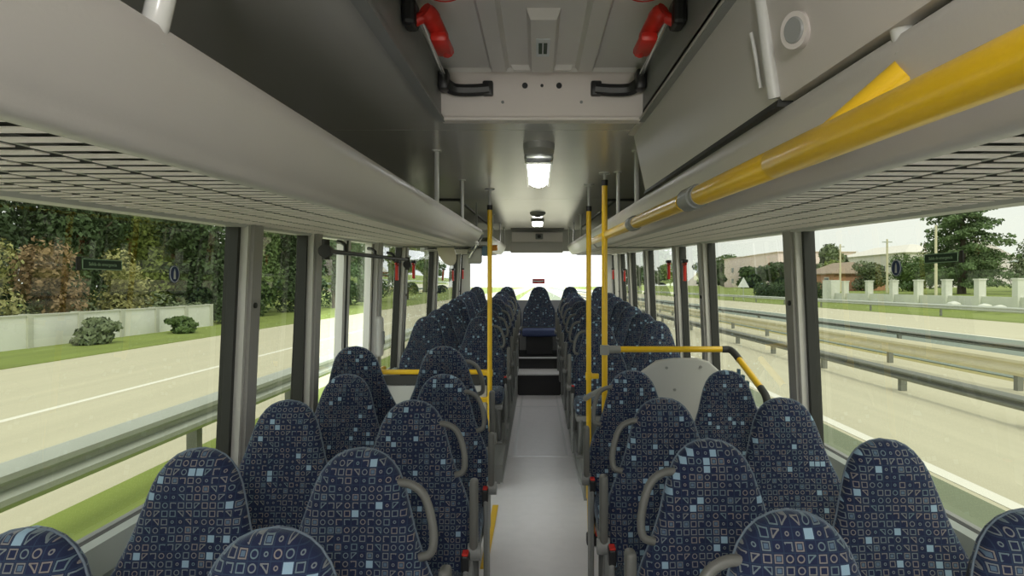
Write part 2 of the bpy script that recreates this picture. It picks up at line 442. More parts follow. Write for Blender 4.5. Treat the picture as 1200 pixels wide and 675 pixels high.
def rib(x0, x1, y0, y1, d):
    rr = [[(x0-.012, y0, zl), (x1+.012, y0, zl), (x1+.012, y1, zl), (x0-.012, y1, zl)],
          [(x0, y0+.012, zl-d), (x1, y0+.012, zl-d), (x1, y1-.012, zl-d), (x0, y1-.012, zl-d)]]
    rings(bm, rr)
for s in (-1, 1):
    rib(min(s*.135, s*.185), max(s*.135, s*.185), -L+.05, -.045, .022)
    rib(min(s*.05, s*.105), max(s*.05, s*.105), -.07, -.05, .02)
rib(-.038, .038, -.58, -.06, .03)
rib(-HW+.03, HW-.03, -.035, -.012, .014)
obj('lid_panel', bm, 'hatch', hatch)
for s in (-1, 1):
    bm = bmesh.new(); disc(bm, (s*.27, -.74, zl), (0, 0, -1), .105, .012, 32, 0, .095); disc(bm, (s*.27, -.74, zl-.012), (0, 0, -1), .045, .006, 24, 0, .04)
    tube(bm, [(s*.27+.04*math.cos(a), -.71+.04*math.sin(a), zl-.02) for a in [k*PI/8 for k in range(17)]], .002, 6, 1)
    obj('pivot_boss', bm, ['hatch', 'red'], hatch, 40)
    bm = bmesh.new()                                    # red lever
    tube(bm, smooth_path([(s*.325, -0.690, .13), (s*.318, -0.680, .125), (s*.308, -0.650, .115), (s*.292, -0.580, .085), (s*.286, -0.520, .075)], 5), [.022]*5+[.026]*5+[.024]*5+[.02]*6, 10)
    rbox(bm, min(s*.268, s*.318), max(s*.268, s*.318), -.65, -.51, .06, .09, .012)
    tube(bm, [(s*.355, -0.675, .105), (s*.32, -0.680, .12)], .016, 10)
    obj('release_lever', bm, 'red', hatch, 40)
    bm = bmesh.new(); rbox(bm, min(s*.345, s*.383), max(s*.345, s*.383), -.715, -.64, .085, .16, .012); obj('lever_mount', bm, 'black', hatch)
    bm = bmesh.new()                                    # black corner arm
    rbox(bm, min(s*.345, s*.383), max(s*.345, s*.383), -.10, -.03, .085, .16, .01)
    tube(bm, smooth_path([(s*.365, -.06, .115), (s*.33, -.03, .10), (s*.26, -.02, .10), (s*.20, -.018, .105)], 5), .024, 8)
    rbox(bm, min(s*.185, s*.225), max(s*.185, s*.225), -.03, .0, .08, .135, .006)
    obj('corner_arm', bm, 'black', hatch, 40)
    bm = bmesh.new(); tube(bm, [(s*.345, -.65, .12), (s*.362, -.09, .135)], .009, 10); obj('gas_strut', bm, 'silver', hatch, True)
bm = bmesh.new(); box(bm, -.022, .022, -.42, -.26, zl-.034, zl-.0305, 0)
for k in range(2):
    box(bm, -.014+.016*k, -.002+.016*k, -.39, -.29, zl-.0352, zl-.034, 1)
obj('sticker', bm, ['white', 'green'], hatch)

# ceiling lamp, dome speaker, camera
lampY = 2.80
lm = thing('ceiling_light', 'long ceiling light with bright silver lens behind the roof hatch', 'light', (.01, lampY, roof(DZ, lampY)))
lm.rotation_euler = (math.atan(TILT), 0, 0)
bm = bmesh.new(); pr = []
for k in range(13):
    a = PI*k/12; pr.append((.078*math.cos(a), .0+.0-.0, 0))
outline = [(-.074, 1.25), (-.074, .10)] + [(-.074*math.cos(a), .10-.10*math.sin(a)) for a in [PI*k/10 for k in range(1, 10)]] + [(.074, .10), (.074, 1.25)]
rings(bm, [[(x, y, .0) for x, y in outline], [(x*.96, y*1.0+.005, -.028) for x, y in outline], [(x*.85, y*.99+.02, -.034) for x, y in outline]])
obj('base', bm, 'lampbase', lm, 40)
bm = bmesh.new(); rbox(bm, -.07, .07, .17, .30, -.062, -.02, .014, 3); obj('end_cap', bm, 'silver', lm, 40)
bm = bmesh.new()
for s in (-1, 1):
    box(bm, min(s*.058, s*.070), max(s*.058, s*.070), .30, 1.24, -.055, -.02)
obj('side_rail', bm, 'silver', lm)
bm = bmesh.new()
rr = [[(.056*math.cos(a), y, -.03-.032*math.sin(a)) for a in [PI*k/8 for k in range(9)]] for y in (.30, 1.23)]
rings(bm, rr); obj('lens', bm, 'lens', lm, 50)
bm = bmesh.new()
for s in (-1, 1): tube(bm, [(s*.022, .31, -.063), (s*.022, 1.22, -.063)], .004, 8)
obj('reflector_strip', bm, 'silver', lm)
# no second fixture towards the driver; only an added fill light shines there
dm = thing('dome_speaker', 'round grey dome on the ceiling above the rear aisle', 'speaker', (.01, 6.7, roof(DZ, 6.7)))
bm = bmesh.new()
rings(bm, [[(.085*c*math.cos(2*PI*k/24), .085*c*math.sin(2*PI*k/24), z) for k in range(24)] for c, z in ((1, 0), (1, -.012), (.8, -.03), (.4, -.04))])
obj('cover', bm, 'greyplastic', dm, True)
bm = bmesh.new(); disc(bm, (0, 0, -.038), (0, 0, -1), .03, .006, 16); obj('grille', bm, 'dark', dm)
l2 = thing('small_ceiling_light', 'small white ceiling light just behind the round dome', 'light', (.01, 7.6, roof(DZ, 7.6)))
bm = bmesh.new(); rbox(bm, -.08, .08, 0, .5, -.035, 0, .01); obj('base', bm, 'palegrey', l2)
bm = bmesh.new(); rbox(bm, -.06, .06, .03, .47, -.05, -.03, .008); obj('lens', bm, 'lens_bright', l2)
cm = thing('surveillance_camera', 'small dark camera on the header over the rear window', 'camera', (.04, YR-.121, 2.29))
bm = bmesh.new(); rbox(bm, -.06, .06, -.03, 0, -.045, .045, .01); obj('housing', bm, 'greyplastic', cm)
bm = bmesh.new(); disc(bm, (0, -.03, .0), (0, -1, 0), .03, .025, 16, 0, .02); obj('lens', bm, 'black', cm)

# ------------------------------------------------------------------ overhead racks
FASC = [(.590, .176), (.588, .160), (.572, .154), (.552, .156), (.538, .165), (.536, .172), (.524, .182), (.510, .203), (.492, .236), (.478, .266), (.471, .290), (.476, .302), (.488, .300), (.497, .28), (.513, .245), (.532, .208), (.55, .186), (.57, .177)]
def rack(name, side, y0, y1, label, lockers=(), posts=(), endcap=True):
    t = thing(name, label, 'rack', (0, y0, 0), 'overhead luggage racks')
    off = XL+1.23 if side < 0 else .0
    def P(bm, prof, a, b, mi=0, n=1):
        rr = []
        for k in range(n+1):
            y = a+(b-a)*k/n
            rr.append([(side*x, y-y0, ZC+z+TILT*y) for x, z in prof])
        rings(bm, rr, True, mi)
    bm = bmesh.new(); P(bm, FASC, y0, y1); obj('fascia', bm, 'bin', t, 50)
    bm = bmesh.new(); P(bm, [(1.235, .150), (1.165, .150), (1.15, .165), (1.165, .18), (1.235, .18)], y0, y1); obj('wall_rail', bm, 'palegrey', t)
    # slatted base
    bm = bmesh.new(); p = .060; nrow = 5; w = (1.165-.585)/nrow
    ny = int((y1-y0)/p)
    for r in range(nrow):
        xa = .585+w*r
        for k in range(ny):
            y = y0+.01+k*p + (p*.5 if r % 2 else 0)
            if y+p*.6 > y1: continue
            slope_box(bm, *sorted((side*(xa+.009), side*(xa+w-.009))), y-y0, y-y0+p*.47, roof(.1600, y), roof(.1622, y), roof(.1600, y+.03), roof(.1622, y+.03))
    for r in range(nrow+1):
        xa = .585+w*r
        P(bm, [(xa-.005, .163), (xa+.005, .163), (xa+.005, .175), (xa-.005, .175)], y0, y1, 1)
    obj('slatted_base', bm, ['slat', 'greyplastic'], t)
    bm = bmesh.new(); P(bm, [(1.178, .152), (1.188, .152), (1.15, .57), (1.14, .57)], y0, y1); obj('back_panel', bm, 'panel', t)
    bm = bmesh.new(); P(bm, [(.51, .280), (1.15, .280), (1.15, .288), (.51, .288)], y0+.01, y1-.01); obj('shade_sheet', bm, 'dark', t)  # dark sheet stands in for the shade inside the rack
    if endcap:
        bm = bmesh.new()
        P(bm, [(.55, .165), (.64, .148), (1.2, .148), (1.2, .29), (.50, .29), (.485, .285), (.50, .235)], y1-.002, y1+.012); obj('end_plate', bm, 'greyplastic', t)
    for a, b, lock in lockers:
        bm = bmesh.new(); P(bm, [(.462, .318), (.466, .312), (.49, .312), (.44, .553), (.414, .553), (.415, .54)], a+.006, b-.006, 0, 1)
        d = obj('locker_door', bm, 'pinkgrey' if lock else 'locker', t, 30)
        if lock:
            c = Vector((side*.434, 1.045-y0, roof(.395, 1.0))); nn = Vector((-side, -.4, -.2)).normalized()
            bm = bmesh.new(); disc(bm, c-nn*.03, nn, .030, .034, 28, 0); obj('lock_rim', bm, 'pinkgrey', d, 40)
            bm = bmesh.new(); disc(bm, c+nn*.003, nn, .0225, .004, 28, 0, .019); obj('lock', bm, 'greyplastic', d, 40)
        bm = bmesh.new(); P(bm, [(.44, .545), (.39, .553), (.39, .558), (.44, .558)], a, b); obj('hinge_strip', bm, 'locker', t)
    if len(lockers) > 1:                                  # rounded frame strip between the two doors
        y = lockers[0][1]
        bm = bmesh.new()
        pts = smooth_path([(side*.455, y-y0, roof(.318, y)), (side*.438, y-y0-.012, roof(.40, y)), (side*.425, y-y0-.02, roof(.48, y)), (side*.412, y-y0-.02, roof(.555, y))], 5)
        tube(bm, pts, .013, 10); obj('door_edge', bm, 'palegrey', t, True)
        bm = bmesh.new(); pts = smooth_path([(side*.447, y-y0+.055, roof(.355, y)), (side*.435, y-y0+.045, roof(.41, y)), (side*.424, y-y0+.042, roof(.46, y))], 5)
        tube(bm, pts, .004, 8); obj('door_pull', bm, 'palegrey', t, True)
        bm = bmesh.new(); P(bm, [(.458, .302), (.462, .316), (.49, .316), (.49, .302)], lockers[1][0], lockers[-1][1]); obj('shadow_gap', bm, 'dark', t)
        y = lockers[-1][1]; bm = bmesh.new(); P(bm, [(.50, .30), (1.2, .30), (1.2, .558), (.43, .558)], y-.03, y-.008); obj('locker_end', bm, 'locker', t)
    for y, r, bend in posts:
        bm = bmesh.new(); X = side*.490
        zb, zt = roof(.29, y), roof(DZ, y)
        if bend:
            pts = smooth_path([(X, y-y0, zb-.01), (X-side*.003, y-y0+.008, zb+.025), (X-side*.012, y-y0+.006, zb+.06), (X-side*.024, y-y0, zb+.12), (X-side*.026, y-y0, zt)], 5)
        else: pts = [(X, y-y0, zb-.01), (X, y-y0, zt)]
        tube(bm, pts, r, 14)
        disc(bm, (pts[-1][0], y-y0, zt), (0, 0, -1), r*2.1, .008, 18)
        obj('hanger_post', bm, 'post', t, 50)
    return t
rack('luggage_rack', -1, -1.2, 5.4, 'long open grey luggage rack over the left seats ahead of the mirror', posts=[(.79, .0165, True), (3.05, .0115, False), (4.1, .0115, False)])
rr1 = rack('luggage_rack', 1, -1.2, 5.6, 'grey luggage rack with closed locker doors and yellow rail, right side', lockers=[(-.6, 1.19, True), (1.19, 2.66, False)], posts=[(.82, .0165, True), (3.05, .0115, False), (3.75, .0115, False)])
rack('luggage_rack', -1, 6.6, 9.65, 'short rear luggage rack on the left over the raised seats', posts=[(6.9, .011, False), (8.3, .011, False), (9.4, .011, False)])
rack('luggage_rack', 1, 5.75, 9.65, 'rear luggage rack on the right over the raised seats', posts=[(6.9, .011, False), (8.3, .011, False), (9.4, .011, False)])

# yellow handrail along the right rack
hr = thing('overhead_handrail', 'thick yellow handrail running along the right luggage rack', 'handrail', (.43, .3, 0))
def hp(y): return (0, y-.3, roof(.183, y))
bm = bmesh.new(); tube(bm, [hp(.25), hp(1.12), hp(1.125), hp(1.13), hp(1.66)], [.0265, .0265, .0255, .0265, .0265], 20); obj('front_rail', bm, 'yellow', hr, 40)
bm = bmesh.new(); tube(bm, [hp(1.82), hp(2.72)], .0255, 20); obj('middle_rail', bm, 'yellow', hr, 40)
bm = bmesh.new(); tube(bm, [hp(2.86), hp(4.9)], .0255, 20); obj('rear_rail', bm, 'yellow', hr, 40)
for a, b in ((1.66, 1.82), (2.72, 2.86)):
    bm = bmesh.new(); tube(bm, [hp(a-.03), hp(a), hp(a+.005), hp(b-.05), hp(b-.045), hp(b)], [.0285, .0285, .033, .033, .022, .022], 20, 0)
    tube(bm, [(.0, (a+b)/2-.3, hp((a+b)/2)[2]), (.085, (a+b)/2-.3, hp((a+b)/2)[2]+.02)], .016, 10)
    obj('rail_clamp', bm, 'greyplastic', hr, 40)
bm = bmesh.new()
tube(bm, [(-.004, .60, hp(.90)[2]+.004), (.062, .53, hp(.83)[2]+.074)], [.021, .021], 18)
obj('rail_bracket', bm, 'yellow', hr, 40)
bm = bmesh.new(); tube(bm, [hp(4.9), hp(4.93)], .026, 16); tube(bm, [hp(4.88), (.08, 4.58, hp(4.88)[2]+.02)], .014, 10); obj('rail_end', bm, 'greyplastic', hr, 40)

# ------------------------------------------------------------------ seats
def hw(d):     # half width of the back at d below its top
    T = [(0, .0), (.006, .036), (.018, .063), (.035, .084), (.06, .103), (.09, .117), (.14, .133), (.20, .150), (.26, .172), (.31, .197), (.36, .217), (.42, .228), (.55, .232), (.80, .228)]
    for (a, x), (b, y) in zip(T, T[1:]):
        if d <= b: return x+(y-x)*(d-a)/(b-a)
    return T[-1][1]
TOP = 1.06
DS = [0.001, .006, .018, .035, .06, .09, .12, .16, .20, .24, .28, .32, .36, .42, .48, .55, .60, .63]
def cy(z): return .052-.15*(TOP-z)/.7         # reclining centre line
def back_mesh(top=TOP, scale=1., grow=0., yoff=0., nseg=28, dmax=.63, half=None):
    bm = bmesh.new(); rr = []
    for d in DS:
        if d > dmax: break
        z = top-d; w = hw(d)*scale+grow; w = max(w, .004)
        th = min(.047, .012+.6*math.sqrt(max(d, 0)*.05)) if d < .1 else .047
        ring = []
        for k in range(nseg):
            a = 2*PI*k/nseg; c, s = math.cos(a), math.sin(a)
            x = w*math.copysign(abs(c)**.75, c); y = th*math.copysign(abs(s)**.75, s)
            if s < 0:                              # front face (towards -y): hollow between side bolsters
                q = max(0, 1-(x/w)**2)
                y += (.030 if d > .2 else .030*(d/.2))*q**1.2 * min(1, w/.2)
            ring.append((x, y+cy(z+TOP-top)+yoff, z))
        rr.append(ring)
    rings(bm, rr)
    uv = bm.loops.layers.uv.new('UVMap')
    for f in bm.faces:
        for l in f.loops:
            sgn = 1.0
            l[uv].uv = (l.vert.co.x+.01+ (.0 if l.vert.co.y < cy(l.vert.co.z)+.03 else .0), l.vert.co.z)
    return bm
def uvbox(bm):
    uv = bm.loops.layers.uv.new('UVMap')
    for f in bm.faces:
        n = f.normal
        for l in f.loops:
            c = l.vert.co
            l[uv].uv = (c.x, c.y) if abs(n.z) > .6 else ((c.x, c.z) if abs(n.y) > .6 else (c.y, c.z))
    return bm
def edge_tube(top, scale=1.):
    pts = []
    for d in DS[::-1]: pts.append((-hw(d)*scale-.001, cy(top-d+TOP-top)+.004, top-d))
    for d in DS[1:]: pts.append((hw(d)*scale+.001, cy(top-d+TOP-top)+.004, top-d))
    bm = bmesh.new(); tube(bm, pts, .0027, 6); return bm
def cushion_mesh(z0, z1, w=.215, y0=-.385, y1=-.02):
    bm = bmesh.new(); rbox(bm, -w, w, y0, y1, z0, z1, .035, 3)
    bmesh.ops.recalc_face_normals(bm, faces=bm.faces); bm.normal_update(); return uvbox(bm)
def make_seat(kind, facing_rear=False):
    t = thing('bus_seat', 'seat', 'seat')
    b = obj('backrest', back_mesh(), 'fabric', t, 60)
    obj('piping', edge_tube(TOP), 'piping', b, True)
    obj('cushion', cushion_mesh(.36, .47), 'fabric', t, 40)
    if not facing_rear:
        bm = back_mesh(TOP-.05, .93, 0, .028, 24, .55); obj('back_shell', bm, 'shell', t, 50)
    s = {'L': 1, 'R': -1, 'W': 0}[kind]
    bm = bmesh.new()
    rbox(bm, -.21, .21, -.36, -.05, .31, .36, .012)
    for x in (-.17, .17):
        tube(bm, [(x, -.12, .33), (x, -.12, .012)], .02, 10); tube(bm, [(x, -.36, .33), (x, -.16, .02)], .014, 10)
        rbox(bm, x-.03, x+.03, -.24, -.06, 0, .014, .004)
    obj('pedestal', bm, 'greyplastic', t, 40)
    if s:
        q = -s if facing_rear else s
        bm = bmesh.new()
        P = [(.095, .975), (.135, .972), (.172, .948), (.195, .895), (.205, .84), (.198, .803), (.168, .792)]
        tube(bm, smooth_path([(q*x, cy(z)-.012, z) for x, z in P], 5), .0115, 12); obj('grab_handle', bm, 'grip', t, True)
        bm = bmesh.new(); rbox(bm, min(q*.232, q*.262), max(q*.232, q*.262), -.115, -.065, .53, .80, .012, 3); a = obj('armrest', bm, 'grip', t, 40)
        bm = bmesh.new(); disc(bm, (q*.226, -.09, .535), (q, 0, 0), .030, .045, 18); obj('pivot_knob', bm, 'greyplastic', a, 40)
        bm = bmesh.new(); rbox(bm, min(q*.215, q*.235), max(q*.215, q*.235), -.17, -.02, .02, .50, .008); obj('side_panel', bm, 'greyplastic', t)
        bm = bmesh.new(); tube(bm, [(q*.205, -.10, .44), (q*.222, -.13, .50)], .007, 8); rbox(bm, min(q*.208, q*.236), max(q*.208, q*.236), -.165, -.11, .49, .55, .006)
        rbox(bm, min(q*.211, q*.233), max(q*.211, q*.233), -.163, -.12,   .548, .557, .003, 2, 1); obj('belt_buckle', bm, ['black', 'red'], t)
    return t
PROTO = {'L': make_seat('L'), 'R': make_seat('R'), 'W': make_seat('W')}
USED = set()
def place(kind, x, y, z, label, group, rz=0):
    o = PROTO[kind]
    if kind in USED: o = copy_tree(o)
    USED.add(kind)
    o.location = (x, y, z); o['label'] = label; o['group'] = group; o.rotation_euler = (0, 0, rz)
    return o
ORD = ['nearest', 'second', 'third', 'fourth', 'fifth', 'sixth']
for i, (y, xw) in enumerate(((1.08, -.92), (1.64, -.91), (2.35, -.955), (3.06, -.945))):
    place('L', -.475+(.012 if i == 3 else 0), y, 0, 'blue patterned aisle seat ahead of the side door on the left, %s row' % ORD[i], 'front seats on the left')
    place('W', xw, y, 0, 'blue patterned window seat ahead of the side door on the left, %s row' % ORD[i], 'front seats on the left')
for i, (y, xw) in enumerate(((1.17, .965), (1.74, .995), (2.40, .965), (3.2, .985))):
    place('R', .495, y, 0, 'blue patterned aisle seat in front of the grey partition on the right, %s row' % ORD[i], 'front seats on the right')
    place('W', xw, y, 0, 'blue patterned window seat in front of the grey partition on the right, %s row' % ORD[i], 'front seats on the right')
for i, y in enumerate((5.45, 6.12, 6.8, 7.47, 8.12, 8.78)):
    z = pz(y-.15)-.005
    place('L', -.49, y, z, 'raised blue aisle seat behind the side door on the left, %s row of that block' % ORD[i], 'raised seats on the left')
    place('W', -.965, y, z, 'raised blue window seat behind the side door on the left, %s row of that block' % ORD[i], 'raised seats on the left')
for i, y in enumerate((5.1, 5.76, 6.42, 7.08, 7.76, 8.46)):
    z = pz(y-.15)-.005
    place('R', .51, y, z, 'raised blue aisle seat behind the grey partition on the right, %s row of that block' % ORD[i], 'raised seats on the right')
    place('W', .985, y, z, 'raised blue window seat behind the grey partition on the right, %s row of that block' % ORD[i], 'raised seats on the right')
# two rear-facing seats backing onto the door area
for k, (kind, x) in enumerate((('L', -.495), ('W', -.965))):
    t = make_seat(kind, True); t.name = 'rear_facing_seat'
    t.location = (x, 3.36, .12); t.rotation_euler = (0, 0, PI)
    t['label'] = ('taller blue patterned seat with grey handle, last before the door beside the aisle', 'taller blue patterned seat, last before the side door beside the window')[k]
    t['group'] = 'rear facing seats by the door'
# rear bench: five places
BT = 1.03
bx = [(-.955, .98, 'far left by the window'), (-.47, .98, 'left of the middle place'), (.04, 1.12, 'in the middle, facing the aisle'), (.535, .96, 'right of the middle place'), (1.0, .95, 'far right by the window')]
for x, sc, w in bx:
    t = thing('bench_seat', 'blue rear bench seat %s' % w, 'seat', (x, 9.88, .46), 'rear bench seats')
    b = obj('backrest', back_mesh(BT, sc, 0, 0, 28, .63), 'fabric', t, 60); obj('piping', edge_tube(BT, sc), 'piping', b, True)
    obj('cushion', cushion_mesh(.28, .385, .235*sc, -.60, -.06), 'bench', t, 40)
    bm = bmesh.new(); rbox(bm, -.2, .2, -.52, -.1, 0, .285, .01); obj('plinth', bm, 'step', t)

# ------------------------------------------------------------------ poles, partitions, door gear
def pole(label, x, y, zb, zt, foot=None, brackets=(), r=.0175):
    t = thing('grab_pole', label, 'pole', (x, y, 0), 'yellow vertical poles')
    bm = bmesh.new(); tube(bm, [(0, 0, zb), (0, 0, zt)], r, 16); obj('pole', bm, 'yellow', t, True)
    bm = bmesh.new(); tube(bm, [(0, 0, zt), (0, 0, zt+.035)], r+.003, 16); obj('top_collar', bm, 'black', t, 40)
    zc = roof(DZ, y)
    bm = bmesh.new(); tube(bm, [(0, 0, zt+.03), (0, 0, zc)], .009, 12); disc(bm, (0, 0, zc), (0, 0, -1), .035, .008, 18); obj('ceiling_mount', bm, 'palegrey', t, 40)
    if zb > .02:
        bm = bmesh.new(); tube(bm, [(0, 0, 0), (0, 0, zb)], r+.004, 14); disc(bm, (0, 0, 0), (0, 0, 1), .045, .01, 18); obj('lower_sleeve', bm, 'greyplastic', t, 40)
    for z, d in brackets:
        bm = bmesh.new(); rbox(bm, *sorted((0, d)), -.014, .014, z-.018, z+.018, .005); tube(bm, [(0, 0, z-.025), (0, 0, z+.025)], r+.005, 14); obj('bracket', bm, 'yellow', t, 40)
    return t
lp = pole('yellow pole left of the aisle by the side door partition', -.347, 4.6, .41, 2.06, brackets=[(.857, -.08), (.66, -.08)])
p1 = pole('thinner looking yellow pole right of the aisle, nearer the rear', .363, 4.35, .02, 2.02, brackets=[(.87, .07)])
p2 = pole('yellow pole at the aisle end of the grey partition, right side', .414, 3.8, .02, 2.11)
bm = bmesh.new(); tube(bm, [px(686, 467, 4.33), px(692, 463, 4.2), px(709, 455, 3.82)], .018, 12)
o = obj('pole_link', bm, 'greyplastic', None, 40); tag(o, 'grey link bar joining the two yellow poles right of the aisle', 'bracket')
# slim yellow post beside the front right seats
t = thing('short_guard_post', 'short slanted yellow post with black foot beside the right front seats', 'post', (.318, 3.62, 0))
bm = bmesh.new(); tube(bm, [(0, 0, .06), (-.02, .0, .58)], [.022, .013], 12); obj('post', bm, 'yellow', t, 40)
bm = bmesh.new(); rbox(bm, -.03, .05, -.04, .03, 0, .065, .012); obj('foot', bm, 'black', t)
bm = bmesh.new(); rbox(bm, .02, .055, -.05, -.01, .06, .12, .008); obj('catch', bm, 'red', t)

# right partition with bent yellow rail
pt = thing('seat_partition', 'light grey partition panel with yellow top rail by the right window', 'partition', (.85, 3.86, 0))
bm = bmesh.new()
# outline (x, z) of the moulded panel
ol = [(-.36, .10), (-.36, .74)] + [(-.30, .86), (-.20, .97), (-.11, 1.035), (0, 1.05), (.14, 1.05), (.21, 1.03), (.29, .96), (.36, .86)] + [(.385, .70), (.385, .10)]
rings(bm, [[(x, -.018, z) for x, z in ol], [(x*1.01, 0, z+.004) for x, z in ol], [(x, .018, z) for x, z in ol]])
obj('panel', bm, 'partition', pt, 40, .006)
bm = bmesh.new()
for x, z in ((-.24, .62), (.0, .86), (.24, .62), (-.05, .995), (.16, 1.0)): disc(bm, (x, -.02, z), (0, -1, 0), .009, .006, 12)
obj('screw', bm, 'greyplastic', pt)
bm = bmesh.new(); tube(bm, [(-.345, -.03, 1.11), (.30, -.03, 1.11)], .0185, 16); obj('top_rail', bm, 'yellow', pt, 40)
bm = bmesh.new(); tube(bm, [(-.436, -.045, 1.11), (-.34, -.03, 1.11)], .024, 14); tube(bm, [(-.436, -.06, 1.08), (-.436, -.06, 1.14)], .028, 14); obj('rail_clamp', bm, 'greyplastic', pt, 40)
bm = bmesh.new(); tube(bm, smooth_path([(.29, -.03, 1.11), (.335, -.04, 1.108), (.352, -.09, 1.085), (.357, -.15, 1.06)], 4), .021, 14); obj('elbow', bm, 'rubber', pt, 50)
bm = bmesh.new(); tube(bm, [(.357, -.15, 1.06), (.362, -.50, .945)], .0185, 16); obj('sloping_rail', bm, 'yellow', pt, 40)
bm = bmesh.new(); tube(bm, smooth_path([(.362, -.49, .948), (.364, -.56, .915), (.364, -.585, .86), (.364, -.585, .80)], 4), .02, 14); obj('lower_elbow', bm, 'rubber', pt, 50)
bm = bmesh.new(); tube(bm, [(.364, -.585, .85), (.364, -.585, .80)], .025, 14); obj('end_sleeve', bm, 'yellow', pt, 40)
bm = bmesh.new(); tube(bm, [(.364, -.585, .80), (.364, -.585, 0)], .017, 12)
for x in (-.33, .33): tube(bm, [(x, .03, 0), (x, .03, .9)], .016, 10)
obj('support_post', bm, 'greyplastic', pt, True)
bm = bmesh.new()
for k in range(3): rbox(bm, .335, .350, -.20-.075*k, -.165-.075*k, .93-.024*k, 1.01-.024*k, .005)
obj('bottle_hook', bm, 'bluecoat', pt)

# left partition behind the door
lpn = thing('door_partition', 'low grey partition with yellow rail behind the side door', 'partition', (-.75, 4.63, 0))
bm = bmesh.new(); rbox(bm, -.42, .38, -.015, .015, .02, .76, .008); obj('panel', bm, 'partition', lpn)
bm = bmesh.new(); rbox(bm, -.40, .36, -.017, .017, .765, .835, .006); obj('dark_band', bm, 'dark', lpn)
bm = bmesh.new(); tube(bm, smooth_path([(-.44, .22, .86), (-.435, .06, .86), (-.40, .0, .86), (-.3, 0, .86), (.38, 0, .86)], 5), .019, 14); obj('top_rail', bm, 'yellow', lpn, True)

# door actuator bar
da = thing('door_actuator', 'black linkage bar above the side door', 'mechanism', (-1.09, 3.2, 1.68))
bm = bmesh.new(); tube(bm, [(0, 0, 0), (0, 2.05, .04)], .013, 12); obj('bar', bm, 'black', da, True)
for y in (.02, 2.05):
    bm = bmesh.new(); tube(bm, [(0, y, .06), (0, y, -.045)], .02, 12); disc(bm, (0, y-.02, .0), (0, 1, 0), .034, .04, 16); obj('pivot', bm, 'black', da, 40)
for y in (.35, 1.0, 1.55):
    bm = bmesh.new(); tube(bm, [(0, y, .01), (0, y, .05), (-.03, y+.03, .07), (-.06, y+.05, .075)], .012, 10); obj('linkage_arm', bm, 'black', da, 40)

bx_ = thing('door_release_box', 'pale rounded box on the post just behind the side door', 'box', (-1.185, 4.56, 1.13))
bm = bmesh.new(); rbox(bm, .0, .06, -.045, .045, -.15, .15, .028, 4); obj('housing', bm, 'palegrey', bx_, 50)
bm = bmesh.new(); rbox(bm, .055, .068, -.025, .025, -.06, .04, .006); obj('button', bm, 'greyplastic', bx_)

# emergency hammers hanging beside the rear windows
HM = [(-1, 457.5, 5.15, 'left window just behind the side door, nearer the front'), (-1, 478.5, 5.85, 'left window behind the door, beside its rear pillar'), (-1, 527, 8.6, 'left rear pillar, front side'), (-1, 545, 9.75, 'rear left corner of the bus'),
      (1, 786, 5.55, 'right window pillar, rear side'), (1, 806, 4.95, 'right window pillar, front side'), (1, 722.5, 9.6, 'rear right corner of the bus'), (1, 738, 8.35, 'right rear window pillar')]
HA = None
for s, pxx, D, w in HM:
    if HA is None:
        HA = thing('emergency_hammer', '', 'hammer', (0, 0, 0), 'emergency hammers')
        bm = bmesh.new(); rbox(bm, -.012, .012, -.018, .018, -.105, .02, .006); obj('handle', bm, 'red', HA)
        bm = bmesh.new(); tube(bm, [(0, -.05, .03), (0, .05, .03)], [.010, .010], 10); tube(bm, [(0, -.05, .03), (0, -.065, .03)], [.010, .002], 10); obj('head', bm, 'red', HA, 40)
        bm = bmesh.new(); rbox(bm, -.022, .022, -.03, .03, .04, .065, .006); obj('holder', bm, 'black', HA)
        h = HA
    else: h = copy_tree(HA)
    h.location = (-1.155 if s < 0 else 1.175, D, 1.5+.033*D-.02+ (.0 if D < 7 else -.09))
    h['label'] = 'red emergency hammer on the %s' % w

# things at the end of the left front rack: mirror, sign
mr = thing('convex_mirror', 'cream backed round mirror below the end of the left luggage rack', 'mirror', (-.80, 5.52, 1.80))
bm = bmesh.new()
for c, yy in (): pass
rings(bm, [[(.075*c*math.cos(2*PI*k/24), yy, .13*c*math.sin(2*PI*k/24)) for k in range(24)] for c, yy in ((.05, -.02), (.6, -.012), (.95, .0), (1, .015), (.9, .03), (.3, .035))])
o = obj('shell', bm, 'cream', mr, True); o.rotation_euler = (0, math.radians(-25), 0)
bm = bmesh.new(); tube(bm, [(.02, .02, .06), (.08, .02, .14), (.10, -.08, .16)], .01, 8); obj('arm', bm, 'black', mr)
bk = thing('rack_end_bracket', 'chrome and grey bracket at the open end of the left rack', 'bracket', (-.52, 5.45, 1.84))
bm = bmesh.new()
for k in range(4): tube(bm, [(.055-.03*k, .0, .115-.05*k), (.02-.03*k, .03, .06-.05*k)], .010, 8)
tube(bm, [(.05, 0, .13), (-.08, 0, -.06)], .012, 10); tube(bm, [(.0, .0, .03), (.0, -.06, .03)], .02, 10); obj('strut', bm, 'chrome', bk)
bm = bmesh.new(); rbox(bm, .0, .12, .02, .05, .02, .05, .006); obj('crossbar', bm, 'palegrey', bk)
sg = thing('monitor_back', 'small grey rounded screen hanging beside the left pole', 'screen', (-.545, 5.62, 1.79))
bm = bmesh.new(); rbox(bm, -.08, .05, 0, .04, -.09, .05, .02, 3); obj('housing', bm, 'palegrey', sg, 40)
bm = bmesh.new(); rbox(bm, .05, .11, 0, .035, -.02, .07, .01); obj('side_box', bm, 'bluecoat', sg)
bm = bmesh.new(); tube(bm, [(.11, .0, .05), (.19, -.0, .055)], .026, 14); obj('stop_button', bm, 'orange', sg, 40)
